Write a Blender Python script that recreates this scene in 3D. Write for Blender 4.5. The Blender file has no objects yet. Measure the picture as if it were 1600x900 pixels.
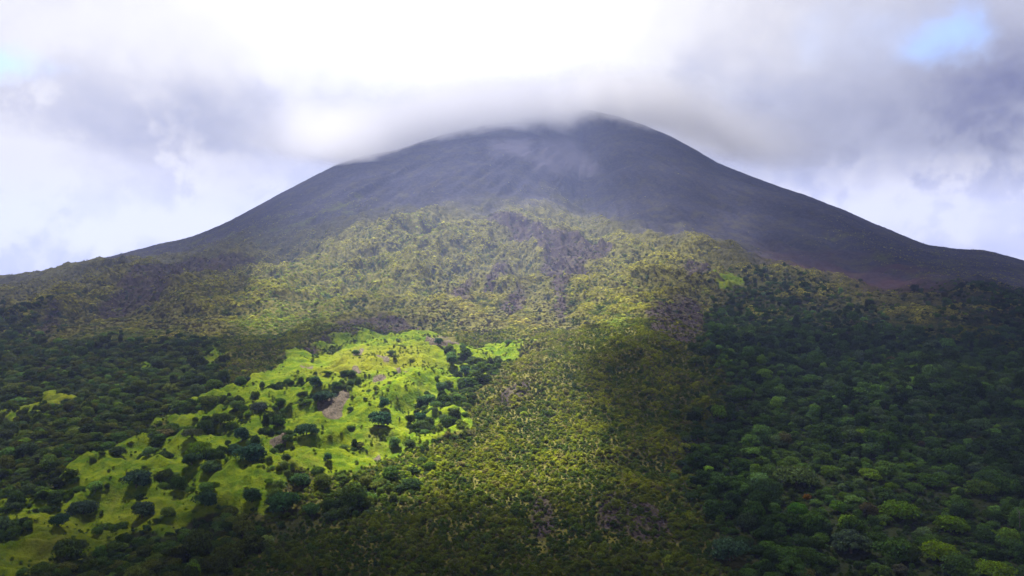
import bpy, math, random
import numpy as np
from mathutils import Vector

rng = np.random.default_rng(7)
random.seed(7)
C = bpy.context.scene.collection
F = 1155.0                       # focal length in photo pixels (photo 1600 wide)
D = 3500.0                       # distance to the summit axis
CX = 115.0 / F * D               # summit axis x

# ----------------------------------------------------------------- noise ---
def _hash(ix, iy, seed):
    h = (ix.astype(np.int64) * 374761393 + iy.astype(np.int64) * 668265263 + seed * 1274126177) & 0xFFFFFFFF
    h = ((h ^ (h >> 13)) * 1274126177) & 0xFFFFFFFF
    return (h ^ (h >> 16)) & 0xFFFFFFFF

def gnoise(x, y, seed=0):
    x = np.asarray(x, float); y = np.asarray(y, float)
    ix = np.floor(x); iy = np.floor(y)
    fx = x - ix; fy = y - iy
    u = fx * fx * fx * (fx * (fx * 6 - 15) + 10); v = fy * fy * fy * (fy * (fy * 6 - 15) + 10)
    def g(ax, ay):
        a = _hash(ix + ax, iy + ay, seed) * (2 * np.pi / 4294967296.0)
        return np.cos(a) * (fx - ax) + np.sin(a) * (fy - ay)
    n00, n10, n01, n11 = g(0, 0), g(1, 0), g(0, 1), g(1, 1)
    a = n00 + u * (n10 - n00); b = n01 + u * (n11 - n01)
    return (a + v * (b - a)) * 1.5

def fbm(x, y, wl, oct=4, seed=0, gain=0.5):
    s = np.zeros_like(np.asarray(x, float)); a = 1.0
    for o in range(oct):
        s += a * gnoise(x / wl + 17.3 * o, y / wl - 9.1 * o, seed + o); wl /= 2.03; a *= gain
    return s

def ridged(x, y, wl, oct=4, seed=0, gain=0.5):
    s = np.zeros_like(np.asarray(x, float)); a = 1.0
    for o in range(oct):
        s += a * (1 - 2.2 * np.abs(gnoise(x / wl + 5.3 * o, y / wl + 3.7 * o, seed + o))); wl /= 2.05; a *= gain
    return s

def sstep(a, b, x):
    t = np.clip((x - a) / (b - a), 0, 1)
    return t * t * (3 - 2 * t)

# ------------------------------------------- survey maps (read off the photo)
GW, GH, GS = 440, 260, 4        # 4-pixel cells, margin of 20 cells left/right, 0 top, rest below
GX0 = -80
_gx = GX0 + (np.arange(GW) + 0.5) * GS
_gy = (np.arange(GH) + 0.5) * GS
GXX, GYY = np.meshgrid(_gx, _gy)

def poly_mask(polys, blur=2, base=None):
    m = np.zeros((GH, GW))
    for p in polys:
        val = 1.0
        if isinstance(p, tuple): val, p = p
        ins = np.zeros((GH, GW), bool)
        n = len(p)
        for i in range(n):
            x1, y1 = p[i]; x2, y2 = p[(i + 1) % n]
            if y1 == y2: continue
            c = ((GYY < y1) != (GYY < y2)) & (GXX < (x2 - x1) * (GYY - y1) / (y2 - y1) + x1)
            ins ^= c
        m = np.where(ins, val, m)
    return blur_map(m, blur)

def blur_map(m, r):
    if r <= 0: return m
    for _ in range(2):
        for ax in (0, 1):
            k = 2 * r + 1
            p = np.pad(m, [(r, r) if a == ax else (0, 0) for a in (0, 1)], mode='edge')
            cs = np.cumsum(p, axis=ax)
            z = np.zeros_like(np.take(cs, [0], axis=ax))
            cs = np.concatenate([z, cs], axis=ax)
            if ax == 0: m = (cs[k:] - cs[:-k]) / k
            else: m = (cs[:, k:] - cs[:, :-k]) / k
    return m

def sample(m, px, py):
    fx = np.clip((px - GX0) / GS - 0.5, 0, GW - 1.001); fy = np.clip(py / GS - 0.5, 0, GH - 1.001)
    ix = fx.astype(int); iy = fy.astype(int); tx = fx - ix; ty = fy - iy
    return (m[iy, ix] * (1 - tx) + m[iy, ix + 1] * tx) * (1 - ty) + (m[iy + 1, ix] * (1 - tx) + m[iy + 1, ix + 1] * tx) * ty

GRASS = poly_mask([
    [(372,606),(440,572),(520,545),(560,532),(640,528),(700,536),(760,540),(816,532),(812,550),(765,572),(738,600),(712,622),(700,640),(728,652),(728,668),(680,690),(640,700),(600,722),(560,745),(505,752),(470,745),(440,800),(455,815),(400,812),(330,812),(270,845),(210,838),(130,880),(70,915),(-60,960),(-80,790),(60,768),(150,715),(205,690),(250,660),(310,628),(340,612)],
    [(205,585),(222,568),(246,580),(226,590)], [(300,562),(345,545),(344,562),(320,574)],
    [(50,632),(70,614),(104,622),(96,634)], [(-10,655),(40,640),(100,626),(70,652),(10,668)],
    [(1120,458),(1140,452),(1162,468),(1146,476)], [(1215,474),(1240,478),(1225,484)], [(100,572),(130,566),(120,578)]], 1)
BARE = poly_mask([
    [(655,545),(672,536),(712,528),(716,545),(700,556),(672,556)], [(497,650),(512,636),(545,632),(548,645),(530,668),(505,670)],
    [(570,540),(605,546),(600,550),(575,546)], [(585,578),(602,574),(604,590),(594,590)], [(610,592),(642,604),(640,609),(616,600)],
    [(538,602),(560,596),(566,604),(548,610)], [(470,584),(492,580),(490,588),(474,590)], [(555,566),(572,562),(570,570),(558,572)],
    [(578,608),(600,606),(596,618),(582,616)], [(565,716),(598,712),(585,722)], [(420,700),(440,694),(446,710),(425,712)]], 0)
LAVA = poly_mask([(.30,[(755,452),(790,415),(850,415),(882,455),(888,512),(850,528),(790,505),(762,485)]),
    [(752,350),(800,348),(838,376),(900,393),(948,404),(946,422),(892,452),(868,440),(832,402),(778,376)],
    [(895,410),(945,412),(930,432),(895,462),(880,500),(868,505),(872,460),(850,430)], [(756,455),(775,425),(800,420),(775,450),(765,478)],
    [(790,480),(820,470),(815,500),(790,500)],
    [(500,540),(540,517),(600,508),(680,512),(640,526),(575,531),(520,545),(480,570),(450,570)],
    [(1005,510),(1040,480),(1085,478),(1105,500),(1095,545),(1040,545)], [(1050,440),(1100,430),(1120,445),(1080,452)],
    [(150,500),(210,465),(280,435),(400,415),(420,430),(330,450),(240,490),(170,505)], [(60,515),(100,505),(90,530)],
    [(780,620),(830,605),(835,625),(800,636)], [(690,475),(745,460),(730,490)], (.7,[(545,430),(600,415),(640,420),(590,440)]),
    (.8,[(830,780),(862,770),(868,830),(835,850)]), (.8,[(940,770),(1010,780),(1060,830),(1000,850),(930,820)])], 1)
ROCK = poly_mask([
    [(-80,-50),(-80,470),(0,452),(150,425),(260,420),(340,398),(450,372),(560,345),(640,330),(760,330),(850,315),(930,340),(1000,375),(1100,388),(1180,425),(1260,448),(1330,470),(1420,500),(1560,545),(1700,560),(1700,-50)]], 8)
ROCKG = poly_mask([(.9, [(-80,470),(0,452),(150,425),(280,410),(400,365),(470,330),(540,310),(600,320),(520,360),(400,400),(250,470),(-80,500)]),    # greener veins on the rock flanks
    [(1250,378),(1330,380),(1400,420),(1500,460),(1600,510),(1600,420),(1480,395),(1400,385),(1300,360)],
    [(180,420),(300,380),(420,350),(520,325),(470,365),(330,400)]], 3)
PALE = poly_mask([[(838,235),(850,220),(895,218),(908,235),(938,262),(935,272),(850,274),(838,262)], [(770,225),(830,215),(828,250),(765,250)]], 1)
PURPLE = poly_mask([[(1180,400),(1300,420),(1420,450),(1540,510),(1620,560),(1600,590),(1480,530),(1400,505),(1300,470),(1190,425)]], 4)
FOREST_R = poly_mask([[(1130,470),(1200,470),(1300,500),(1400,510),(1500,540),(1700,560),(1700,430),(1560,420),(1700,400),(1700,1040),(1140,1040),(1200,900),(1150,860),(1090,780),(1060,700),(1110,640),(1130,600),(1120,560),(1100,520)],
                      [(1420,440),(1500,420),(1700,410),(1700,560),(1560,520),(1480,480)]], 5)
FOREST_L = poly_mask([[(-80,500),(60,520),(160,545),(300,540),(345,570),(372,606),(330,628),(250,660),(205,690),(150,715),(60,768),(-80,790)],
                      [(60,915),(130,880),(210,838),(330,812),(455,815),(560,760),(640,755),(560,800),(380,860),(280,1040),(-80,1040),(-80,960)]], 2)
LUSH = poly_mask([[(372,500),(430,450),(520,430),(600,440),(660,470),(620,490),(560,500),(500,535),(430,560),(380,540)], [(950,500),(1000,520),(1020,560),(960,570),(920,540)], [(640,350),(720,370),(700,420),(640,450),(600,400)]], 4)
GULLY = poly_mask([[(735,598),(765,572),(800,562),(780,590),(750,612),(745,640),(725,655),(690,650),(700,625)],
                   [(640,655),(672,620),(700,590),(740,570),(760,578),(730,600),(712,625),(700,655),(720,668),(660,690),(640,685)],
                   [(690,545),(720,560),(740,575),(720,578),(700,565)]], 1)
HEATH = poly_mask([[(715,600),(790,560),(860,560),(870,590),(830,620),(760,632),(722,620)], [(345,585),(380,560),(450,560),(430,580),(375,595)],
                   [(690,490),(760,480),(800,505),(740,525),(680,515)], [(1090,400),(1125,420),(1110,438),(1060,420),(1000,395)], [(790,540),(880,520),(900,560),(820,560)]], 4)
TALL = poly_mask([[(430,800),(470,745),(520,715),(600,720),(640,700),(690,690),(660,760),(600,800),(520,830)]], 4)

LIT = poly_mask([(0.12, [(-200,-100),(1900,-100),(1900,1200),(-200,1200)]),
    (0.36, [(-80,380),(330,380),(420,340),(1050,360),(1400,470),(1300,510),(1100,540),(880,620),(520,540),(380,600),(250,640),(-80,560)]),
    (0.38, [(-80,560),(250,600),(380,600),(330,640),(200,700),(60,770),(-80,790)]),
    (0.42, [(480,200),(1150,200),(1200,420),(900,400),(560,360),(420,380)]),
    (0.44, [(-80,760),(60,768),(200,690),(320,630),(400,600),(520,600),(560,700),(480,740),(400,800),(260,840),(150,850),(60,880),(-80,930)]),
    (0.34, [(1060,570),(1500,560),(1500,860),(1200,830),(1040,700)]),
    (0.22, [(870,600),(1060,570),(1060,680),(990,720),(920,700)]), (.05, [(880,575),(1000,560),(1110,560),(1100,610),(960,625),(890,605)]),
    (0.07, [(300,860),(560,800),(760,800),(900,820),(1150,860),(1150,1100),(-80,1100),(-80,930)]), (0.16, [(1150,860),(1700,830),(1700,1100),(1150,1100)]),
    (1.0, [(370,500),(430,450),(540,385),(620,345),(760,325),(860,320),(950,365),(1080,385),(1145,420),(1130,440),(1060,455),(1010,480),(1030,560),(890,575),(840,560),(700,520),(600,500),(520,508),(420,520)]),
    (0.55, [(385,600),(450,575),(520,550),(560,640),(560,700),(480,700),(420,660)]),
    (1.0, [(400,598),(450,575),(520,545),(650,520),(830,525),(900,560),(900,620),(950,670),(985,710),(930,765),(770,800),(680,775),(610,780),(520,815),(430,800),(470,740),(560,690),(550,640),(500,590),(420,605)])], 4)
LIT = np.clip(LIT, 0.02, 1)

# ---------------------------------------------------------------- terrain ---
_prof_d = np.array([-9000,-6000,-3500,-1500, 0, 333, 470, 600, 750, 900, 1200, 1500, 1850, 2200, 2600, 3000, 3300, 3420, 3500], float)
_prof_z = np.array([-300,-270,-225,-180,-146,-128,-106,-86,-66,-52,-22, 20, 102, 205, 355, 540, 710, 800, 850], float)
_tab_r = np.arange(0, 13000, 10.0)
_t = np.interp(D - _tab_r, _prof_d, _prof_z)
_k = np.exp(-np.linspace(-2, 2, 25) ** 2); _k /= _k.sum()
_tab_z = np.convolve(np.pad(_t, 12, mode='reflect', reflect_type='odd'), _k, 'valid')
_sky_px = np.array([-900,-500,-200,0,60,120,180,250,300,360,420,480,525,560,620,700,780,850,890,920,960,1000,1050,1085,1120,1160,1200,1260,1320,1380,1450,1500,1540,1600,1700,1900,2400], float)
_sky_py = np.array([620,540,480,437,425,411,400,381,371,345,312,281,258,246,234,208,190,178,176,171,180,193,214,233,254,270,286,306,329,356,384,390,391,408,430,470,600], float)

def cone(x, y):
    r = np.hypot(x - CX, y - D)
    return np.interp(r, _tab_r, _tab_z)

_del_u = np.tan(np.radians(np.linspace(-50, 50, 201)))
_del = np.zeros(201)
def weight(x, y):
    return sstep(1300, 2700, y) * (1 - sstep(3900, 6500, y))
def base(x, y):
    x = np.asarray(x, float); y = np.asarray(y, float)
    z = cone(x, y)
    u = x / np.maximum(y, 300)
    return z + np.interp(u, _del_u, _del) * weight(x, y)
_yy = np.linspace(800, 5200, 500)
for _it in range(8):
    U, Y = np.meshgrid(_del_u, _yy)
    R = base(U * Y, Y) / Y
    mx = R.max(0); am = Y[R.argmax(0), np.arange(201)]
    tgt = (450 - np.interp(_del_u * F + 800, _sky_px, _sky_py)) / F
    corr = (tgt - mx) * am / np.maximum(weight(0, am), 0.35)
    if _it < 5:
        kk = np.array([.25, .5, .25]); corr = np.convolve(np.pad(corr, 1, mode='edge'), kk, 'valid')
    _del += corr
CREST_U, CREST_Y = _del_u.copy(), am.copy()

def proj(x, y, z):
    yy = np.maximum(y, 30)
    return 800 + F * x / yy, 450 - F * z / yy

def ground_at(px, py, fn=None, n=900):
    """distance along the sight line where it meets the ground"""
    fn = fn or base
    px = np.atleast_1d(np.asarray(px, float)); py = np.atleast_1d(np.asarray(py, float))
    ds = np.geomspace(150, 4500, n)
    X = (px[:, None] - 800) / F * ds; Z = (450 - py[:, None]) / F * ds
    below = Z < fn(X, np.broadcast_to(ds, X.shape))
    i = below.argmax(1); i[~below.any(1)] = n - 1
    d = ds[i]
    return np.stack([(px - 800) / F * d, d], 1)

# spurs, levees and gullies, traced in the photo, carried by world-space polylines
RIDGES = [   # (points in photo px, height m, half-width m)
    ([(660,362),(610,385),(560,410),(500,450),(440,480)], 20, 55), ([(745,365),(710,400),(660,440),(600,465)], 24, 55),
    ([(775,356),(830,368),(900,400),(960,418)], 9, 40), ([(850,325),(900,350),(1000,385),(1080,400),(1130,430)], 12, 60),
    ([(1100,395),(1200,435),(1320,475),(1450,505)], 14, 60), ([(700,345),(650,360),(580,375)], 8, 45),
    ([(760,480),(700,505),(600,507),(520,520),(450,560)], 12, 35), ([(890,470),(880,520),(800,590),(720,610)], 10, 45),
    ([(1000,440),(1010,500),(1000,560)], 14, 45), ([(640,530),(600,560),(560,590),(520,620)], 7, 30),
    ([(820,530),(790,560),(740,600),(700,630),(650,660)], -9, 24), ([(700,540),(640,580),(615,620),(600,660)], 7, 24),
    ([(870,440),(885,470),(870,520)], -14, 30), ([(790,395),(820,430),(860,455)], -12, 26),
    ([(150,425),(260,470),(330,500)], 16, 60), ([(20,445),(180,440),(330,395),(430,350)], 22, 70), ([(0,520),(120,490),(240,450),(380,415)], 18, 55),
    ([(1250,330),(1330,380),(1450,440),(1600,500)], 20, 70), ([(500,760),(400,740),(300,740),(200,760)], 3, 14),
    ([(420,650),(330,690),(230,740),(120,790)], 4, 14), ([(520,690),(450,720),(430,790)], 3, 10), ([(1120,560),(1090,640),(1050,720)], -5, 25)]
_rid = []
for pts, h, w in RIDGES:
    p = np.array(pts, float)
    g = ground_at(p[:, 0], p[:, 1])
    _rid.append((g, h, w))
def seg_dist(x, y, g):
    best = np.full(x.shape, 1e9)
    for i in range(len(g) - 1):
        a, b = g[i], g[i + 1]; dx, dy = b - a; L = dx * dx + dy * dy + 1e-6
        t = np.clip(((x - a[0]) * dx + (y - a[1]) * dy) / L, 0, 1)
        best = np.minimum(best, np.hypot(x - a[0] - t * dx, y - a[1] - t * dy))
    return best

def grass_at(x, y, px, py):
    n1_ = fbm(x, y, 38, 3, 74); n2_ = fbm(x, y, 34, 3, 75)
    g = sample(GRASS, px + 24 * n1_, py + 9 * n2_)
    return np.where(y > 200, g, 0)

def height(x, y):
    x = np.asarray(x, float); y = np.asarray(y, float)
    z = base(x, y)
    px, py = proj(x, y, z)
    crest = np.interp(x / np.maximum(y, 300), CREST_U, CREST_Y)
    near_crest = np.exp(-((y - crest) / 420.0) ** 2)
    inview = sstep(-200, 0, y)
    wx = x + 45 * fbm(x, y, 110, 4, 91); wy = y + 45 * fbm(x, y, 110, 4, 92)
    for g, h, w in _rid:
        ax = np.abs(wx - g[:, 0].mean()) < np.ptp(g[:, 0]) / 2 + 3.2 * w
        ay = np.abs(wy - g[:, 1].mean()) < np.ptp(g[:, 1]) / 2 + 3.2 * w
        m = ax & ay
        if m.any():
            dd = seg_dist(wx[m], wy[m], g)
            zz = np.zeros_like(z); zz[m] = .95 * h * np.exp(-(dd / w) ** 2); z = z + zz * (1 - near_crest)
    rock = sample(ROCK, px + 26 * fbm(x, y, 130, 5, 71, .6), py + 14 * fbm(x, y, 130, 5, 72, .6)) * sstep(900, 1500, y)
    grass = grass_at(x, y, px, py) * (y < 1600)
    # radial ravines on the cone
    ang = np.arctan2(x - CX, y - D); r = np.hypot(x - CX, y - D)
    ga = gnoise(ang * 22 + 0.6 * gnoise(r / 420, ang * 3, 5), r / 2600, 31) + 0.5 * gnoise(ang * 55, r / 1100, 32)
    rav = (1 - 2.4 * np.abs(ga))
    damp = 1 - 0.85 * near_crest
    z += rav * 11 * (.6 + .8 * gnoise(x / 160, y / 160, 35)) * rock * sstep(100, 900, r) * damp
    mid = sstep(800, 1400, y) * (1 - rock)
    z += ridged(x * 1.0, y * 0.6, 190, 5, 40, .55) * 21 * mid * damp * (1 - .6 * sstep(1700, 2200, y))
    lav = sample(LAVA, px, py) * (y > 250)
    z += ridged(wx * .9 + wy * .3, wy * .55, 75, 3, 44, .5) * 7.5 * mid * damp
    z += lav * (fbm(x, y, 16, 3, 57, .6) * 2.2 + 1.5)
    z += fbm(x, y, 90, 4, 50) * (2.2 + 3.0 * mid + 4.0 * rock) * (1 - 0.7 * near_crest)
    z += fbm(x, y, 14, 3, 53) * (0.35 + 0.9 * rock + 0.5 * mid)
    # grassy hummocks
    hx = x + 9 * gnoise(x / 30, y / 30, 61)
    z += grass * (ridged(hx * 0.75 + y * 0.35, y * 1.0, 46, 4, 62, 0.55) * 4.3 + ridged(hx, y * 1.2, 19, 3, 66) * 1.2 + fbm(x, y, 9, 3, 63) * 0.35)
    return z

def build_mesh(name, verts, faces_flat, n_per, smooth=True):
    me = bpy.data.meshes.new(name)
    nf = len(faces_flat) // n_per
    me.vertices.add(len(verts)); me.vertices.foreach_set('co', np.asarray(verts, np.float32).ravel())
    me.loops.add(len(faces_flat)); me.loops.foreach_set('vertex_index', np.asarray(faces_flat, np.int32))
    me.polygons.add(nf)
    me.polygons.foreach_set('loop_start', np.arange(nf, dtype=np.int32) * n_per)
    me.polygons.foreach_set('loop_total', np.full(nf, n_per, np.int32))
    me.polygons.foreach_set('use_smooth', np.full(nf, smooth, bool))
    me.update(calc_edges=True)
    return me

def link(name, me, mat=None, parent=None, **props):
    o = bpy.data.objects.new(name, me)
    if mat: me.materials.append(mat)
    C.objects.link(o)
    if parent: o.parent = parent
    for k, v in props.items(): o[k] = v
    return o

# ------------------------------------------------------------- materials ---
def new_mat(name):
    m = bpy.data.materials.new(name); m.use_nodes = True
    nt = m.node_tree; nt.nodes.clear()
    return m, nt
class NB:
    """tiny helper for node graphs"""
    def __init__(s, nt): s.nt = nt
    def n(s, t, **kw):
        nd = s.nt.nodes.new(t)
        for k, v in kw.items(): setattr(nd, k, v)
        return nd
    def put(s, sock, v):
        if isinstance(v, bpy.types.NodeSocket): s.nt.links.new(v, sock)
        elif v is not None: sock.default_value = v
    def m(s, op, a, b=None, c=None, clamp=False):
        nd = s.n('ShaderNodeMath', operation=op, use_clamp=clamp)
        s.put(nd.inputs[0], a); s.put(nd.inputs[1], b); s.put(nd.inputs[2], c)
        return nd.outputs[0]
    def mix(s, f, a, b, blend='MIX'):
        nd = s.n('ShaderNodeMix', data_type='RGBA', blend_type=blend)
        s.put(nd.inputs[0], f); s.put(nd.inputs[6], a); s.put(nd.inputs[7], b)
        return nd.outputs[2]
    def noise(s, vec, scale, detail=3, rough=0.5, dist=0.0):
        nd = s.n('ShaderNodeTexNoise'); s.put(nd.inputs['Vector'], vec)
        nd.inputs['Scale'].default_value = scale; nd.inputs['Detail'].default_value = detail
        nd.inputs['Roughness'].default_value = rough; nd.inputs['Distortion'].default_value = dist
        return nd.outputs[0]
    def ss(s, a, b, x):
        nd = s.n('ShaderNodeMapRange', interpolation_type='SMOOTHSTEP')
        s.put(nd.inputs[0], x); nd.inputs[1].default_value = a; nd.inputs[2].default_value = b
        return nd.outputs[0]
    def attr(s, name, typ='GEOMETRY'):
        return s.n('ShaderNodeAttribute', attribute_name=name, attribute_type=typ)

def rgb(r, g, b): return (r, g, b, 1)

def ground_material():
    m, nt = new_mat('mountain_ground'); b = NB(nt)
    pos = b.n('ShaderNodeNewGeometry').outputs['Position']
    A = lambda k: b.attr(k).outputs['Fac']
    n1 = b.noise(pos, 0.02, 4, .6); n2 = b.noise(pos, 0.11, 4, .65); n3 = b.noise(pos, 0.6, 3, .6); n4 = b.noise(pos, 0.0055, 3, .5)
    # rock
    rock = b.mix(b.ss(.35, .65, n2), rgb(.024, .025, .042), rgb(.054, .053, .074))  # bluish rock tone, blue added to make up for thin haze
    rock = b.mix(b.m('MULTIPLY', b.ss(.45, .65, n1), .5), rock, rgb(.070, .058, .048))
    rock = b.mix(b.m('MULTIPLY', A('purple'), .8), rock, rgb(.105, .050, .056))
    veg = b.m('MULTIPLY', b.ss(.5, .62, b.m('ADD', b.m('MULTIPLY', n1, .6), b.m('MULTIPLY', n2, .4))), b.m('ADD', .35, A('rockg')), clamp=True)
    rock = b.mix(veg, rock, rgb(.075, .085, .035))
    rock = b.mix(b.m('MULTIPLY', A('pale'), .8), rock, rgb(.17, .16, .20))
    # scrub soil / moss
    scrub = b.mix(b.ss(.4, .6, n2), rgb(.045, .045, .014), rgb(.10, .095, .025))
    scrub = b.mix(b.ss(.5, .7, n3), scrub, rgb(.028, .022, .020))
    # lava
    lava = b.mix(b.ss(.35, .6, n3), rgb(.012, .009, .011), rgb(.050, .040, .041))
    lava = b.mix(b.m('MULTIPLY', b.ss(.5, .62, n2), .55), lava, rgb(.075, .07, .03))
    # grass
    grass = b.mix(b.ss(.35, .65, n2), rgb(.050, .090, .007), rgb(.118, .150, .008))
    st_ = b.n('ShaderNodeMapping'); b.put(st_.inputs[0], pos); st_.inputs['Rotation'].default_value = (0, 0, .6); st_.inputs['Scale'].default_value = (.35, 1.3, 1)
    n5 = b.noise(st_.outputs[0], .16, 5, .65, .6)
    grass = b.mix(b.m('MULTIPLY', b.ss(.50, .66, n5), .7), grass, rgb(.045, .085, .006))
    grass = b.mix(b.m('MULTIPLY', b.ss(.55, .7, n3), .55), grass, rgb(.040, .070, .008))
    grass = b.mix(b.m('MULTIPLY', b.ss(.5, .65, n4), .5), grass, rgb(.13, .115, .012))
    grass = b.mix(b.m('MULTIPLY', b.ss(.52, .72, b.noise(pos, .035, 5, .7)), .6), grass, rgb(.10, .095, .022))
    bare = b.mix(b.ss(.4, .6, n3), rgb(.055, .048, .036), rgb(.105, .085, .066))
    gb = b.ss(.35, .6, b.m('ADD', A('bare'), b.m('MULTIPLY', b.m('SUBTRACT', n2, .5), .7)))
    grass = b.mix(gb, grass, bare)
    forest = rgb(.022, .028, .012)
    col = b.mix(A('forest'), scrub, forest)
    col = b.mix(b.ss(.35, .65, b.m('ADD', A('lava'), b.m('MULTIPLY', b.m('SUBTRACT', n2, .5), .5))), col, lava)
    rk = b.ss(.20, .85, b.m('ADD', A('rock'), b.m('ADD', b.m('MULTIPLY', b.m('SUBTRACT', n1, .5), 1.3), b.m('MULTIPLY', b.m('SUBTRACT', n2, .5), .8))))
    col = b.mix(rk, col, rock)
    col = b.mix(b.ss(.35, .6, b.m('ADD', A('grass'), b.m('MULTIPLY', b.m('SUBTRACT', n3, .5), .4))), col, grass)
    bs = b.n('ShaderNodeBump'); bs.inputs['Strength'].default_value = .8; bs.inputs['Distance'].default_value = 1.0
    hh = b.m('ADD', b.m('MULTIPLY', n3, 1.1), b.m('MULTIPLY', n2, 2.2)); b.put(bs.inputs['Height'], hh)
    d = b.n('ShaderNodeBsdfDiffuse'); b.put(d.inputs['Color'], col); b.put(d.inputs['Normal'], bs.outputs[0])
    o = b.n('ShaderNodeOutputMaterial'); nt.links.new(d.outputs[0], o.inputs['Surface'])
    return m

def leaf_material(name, var=0.5):
    m, nt = new_mat(name); b = NB(nt)
    t = b.attr('tint', 'INSTANCER').outputs['Color']
    g = b.n('ShaderNodeNewGeometry')
    v = b.m('ADD', 1 - var * .5, b.m('MULTIPLY', g.outputs['Random Per Island'], var))
    hs = b.n('ShaderNodeHueSaturation'); b.put(hs.inputs['Color'], t); b.put(hs.inputs['Value'], v)
    b.put(hs.inputs['Hue'], b.m('ADD', .485, b.m('MULTIPLY', g.outputs['Random Per Island'], .03)))
    d = b.n('ShaderNodeBsdfDiffuse'); b.put(d.inputs['Color'], hs.outputs[0])
    tr = b.n('ShaderNodeBsdfTranslucent'); b.put(tr.inputs['Color'], hs.outputs[0])
    mx = b.n('ShaderNodeMixShader'); mx.inputs[0].default_value = .35
    nt.links.new(d.outputs[0], mx.inputs[1]); nt.links.new(tr.outputs[0], mx.inputs[2])
    o = b.n('ShaderNodeOutputMaterial'); nt.links.new(mx.outputs[0], o.inputs['Surface'])
    return m

def bark_material(name, c1, c2):
    m, nt = new_mat(name); b = NB(nt)
    tc = b.n('ShaderNodeTexCoord').outputs['Object']
    n = b.noise(tc, 14, 4, .6)
    d = b.n('ShaderNodeBsdfDiffuse'); b.put(d.inputs['Color'], b.mix(b.ss(.35, .65, n), rgb(*c1), rgb(*c2)))
    o = b.n('ShaderNodeOutputMaterial'); nt.links.new(d.outputs[0], o.inputs['Surface'])
    return m

LEAF = leaf_material('leaves', .95); LEAF2 = leaf_material('scrub_leaves', .6)
BARK = bark_material('bark', (.05, .04, .03), (.12, .10, .08)); PALEBARK = bark_material('pale_bark', (.14, .12, .09), (.26, .23, .19))

# -------------------------------------------------------------- the ground --
a_in = np.radians(np.arange(-43, 43, .105)); a_out = np.radians(np.concatenate([np.arange(45, 315, 3.0)]))
ang = np.concatenate([a_in, np.array([math.radians(43.5)]), a_out])
rad = np.concatenate([np.geomspace(4, 250, 30)[:-1], np.geomspace(250, 4600, 760), np.geomspace(4700, 7600, 16)])
AA, RR = np.meshgrid(ang, rad)
gx = RR * np.sin(AA); gy = RR * np.cos(AA)
gz = height(gx.ravel(), gy.ravel()).reshape(gx.shape)
na, nr = len(ang), len(rad)
verts = np.stack([gx.ravel(), gy.ravel(), gz.ravel()], 1)
I, J = np.meshgrid(np.arange(nr - 1), np.arange(na), indexing='ij')
J2 = (J + 1) % na
quads = np.stack([I * na + J, (I + 1) * na + J, (I + 1) * na + J2, I * na + J2], -1)
me = build_mesh('ground', verts, quads.ravel(), 4)
bx, by = gx.ravel(), gy.ravel(); ppx, ppy = proj(bx, by, base(bx, by))
wpx = ppx + 26 * fbm(bx, by, 130, 5, 71, .6); wpy = ppy + 14 * fbm(bx, by, 130, 5, 72, .6)
front = by > 100
def put_attr(me, k, v):
    a = me.attributes.new(k, 'FLOAT', 'POINT'); a.data.foreach_set('value', v.astype(np.float32))
put_attr(me, 'rock', np.where(front & (by < 3550), sample(ROCK, wpx, wpy) * sstep(900, 1500, by), (by > 2500) * 1.0))
put_attr(me, 'grass', grass_at(bx, by, ppx, ppy) * front)
put_attr(me, 'lava', sample(LAVA, ppx + .45 * (wpx - ppx), ppy + .45 * (wpy - ppy)) * front * (by < 3600))
for k, M_ in (('purple', PURPLE), ('rockg', ROCKG), ('pale', PALE), ('bare', BARE)):
    s_ = 0.25 if k in ('bare', 'pale') else 1.0
    put_attr(me, k, sample(M_, ppx + (wpx - ppx) * s_, ppy + (wpy - ppy) * s_) * front * (by < 3600))
fr = np.clip(sample(FOREST_R, wpx, wpy) + sample(FOREST_L, wpx, wpy) + sample(GULLY, wpx, wpy), 0, 1)
put_attr(me, 'forest', np.where(front, fr, 1.0))
link('ground', me, ground_material(), kind='structure', label='volcano slopes and foothills under low cloud')

# -------------------------------------------------- vegetation prototypes ---
def leaf_quads(P, N, size, jit, r, aspect=1.0):
    """bent leaf-spray quads centred on P, roughly facing N"""
    n = len(P)
    N = N + r.normal(0, jit, N.shape); N /= np.linalg.norm(N, axis=1, keepdims=True) + 1e-9
    T = np.cross(N, r.normal(0, 1, N.shape)); T /= np.linalg.norm(T, axis=1, keepdims=True) + 1e-9
    B = np.cross(N, T)
    s = size * r.uniform(.6, 1.35, (n, 1))
    a = P + T * s * aspect; b_ = P + B * s - N * s * .25; c = P - T * s * aspect; d = P - B * s * .8 - N * s * .3
    V = np.stack([a, b_, c, d], 1).reshape(-1, 3)
    Fq = np.arange(4 * n)
    return V, Fq

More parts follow.
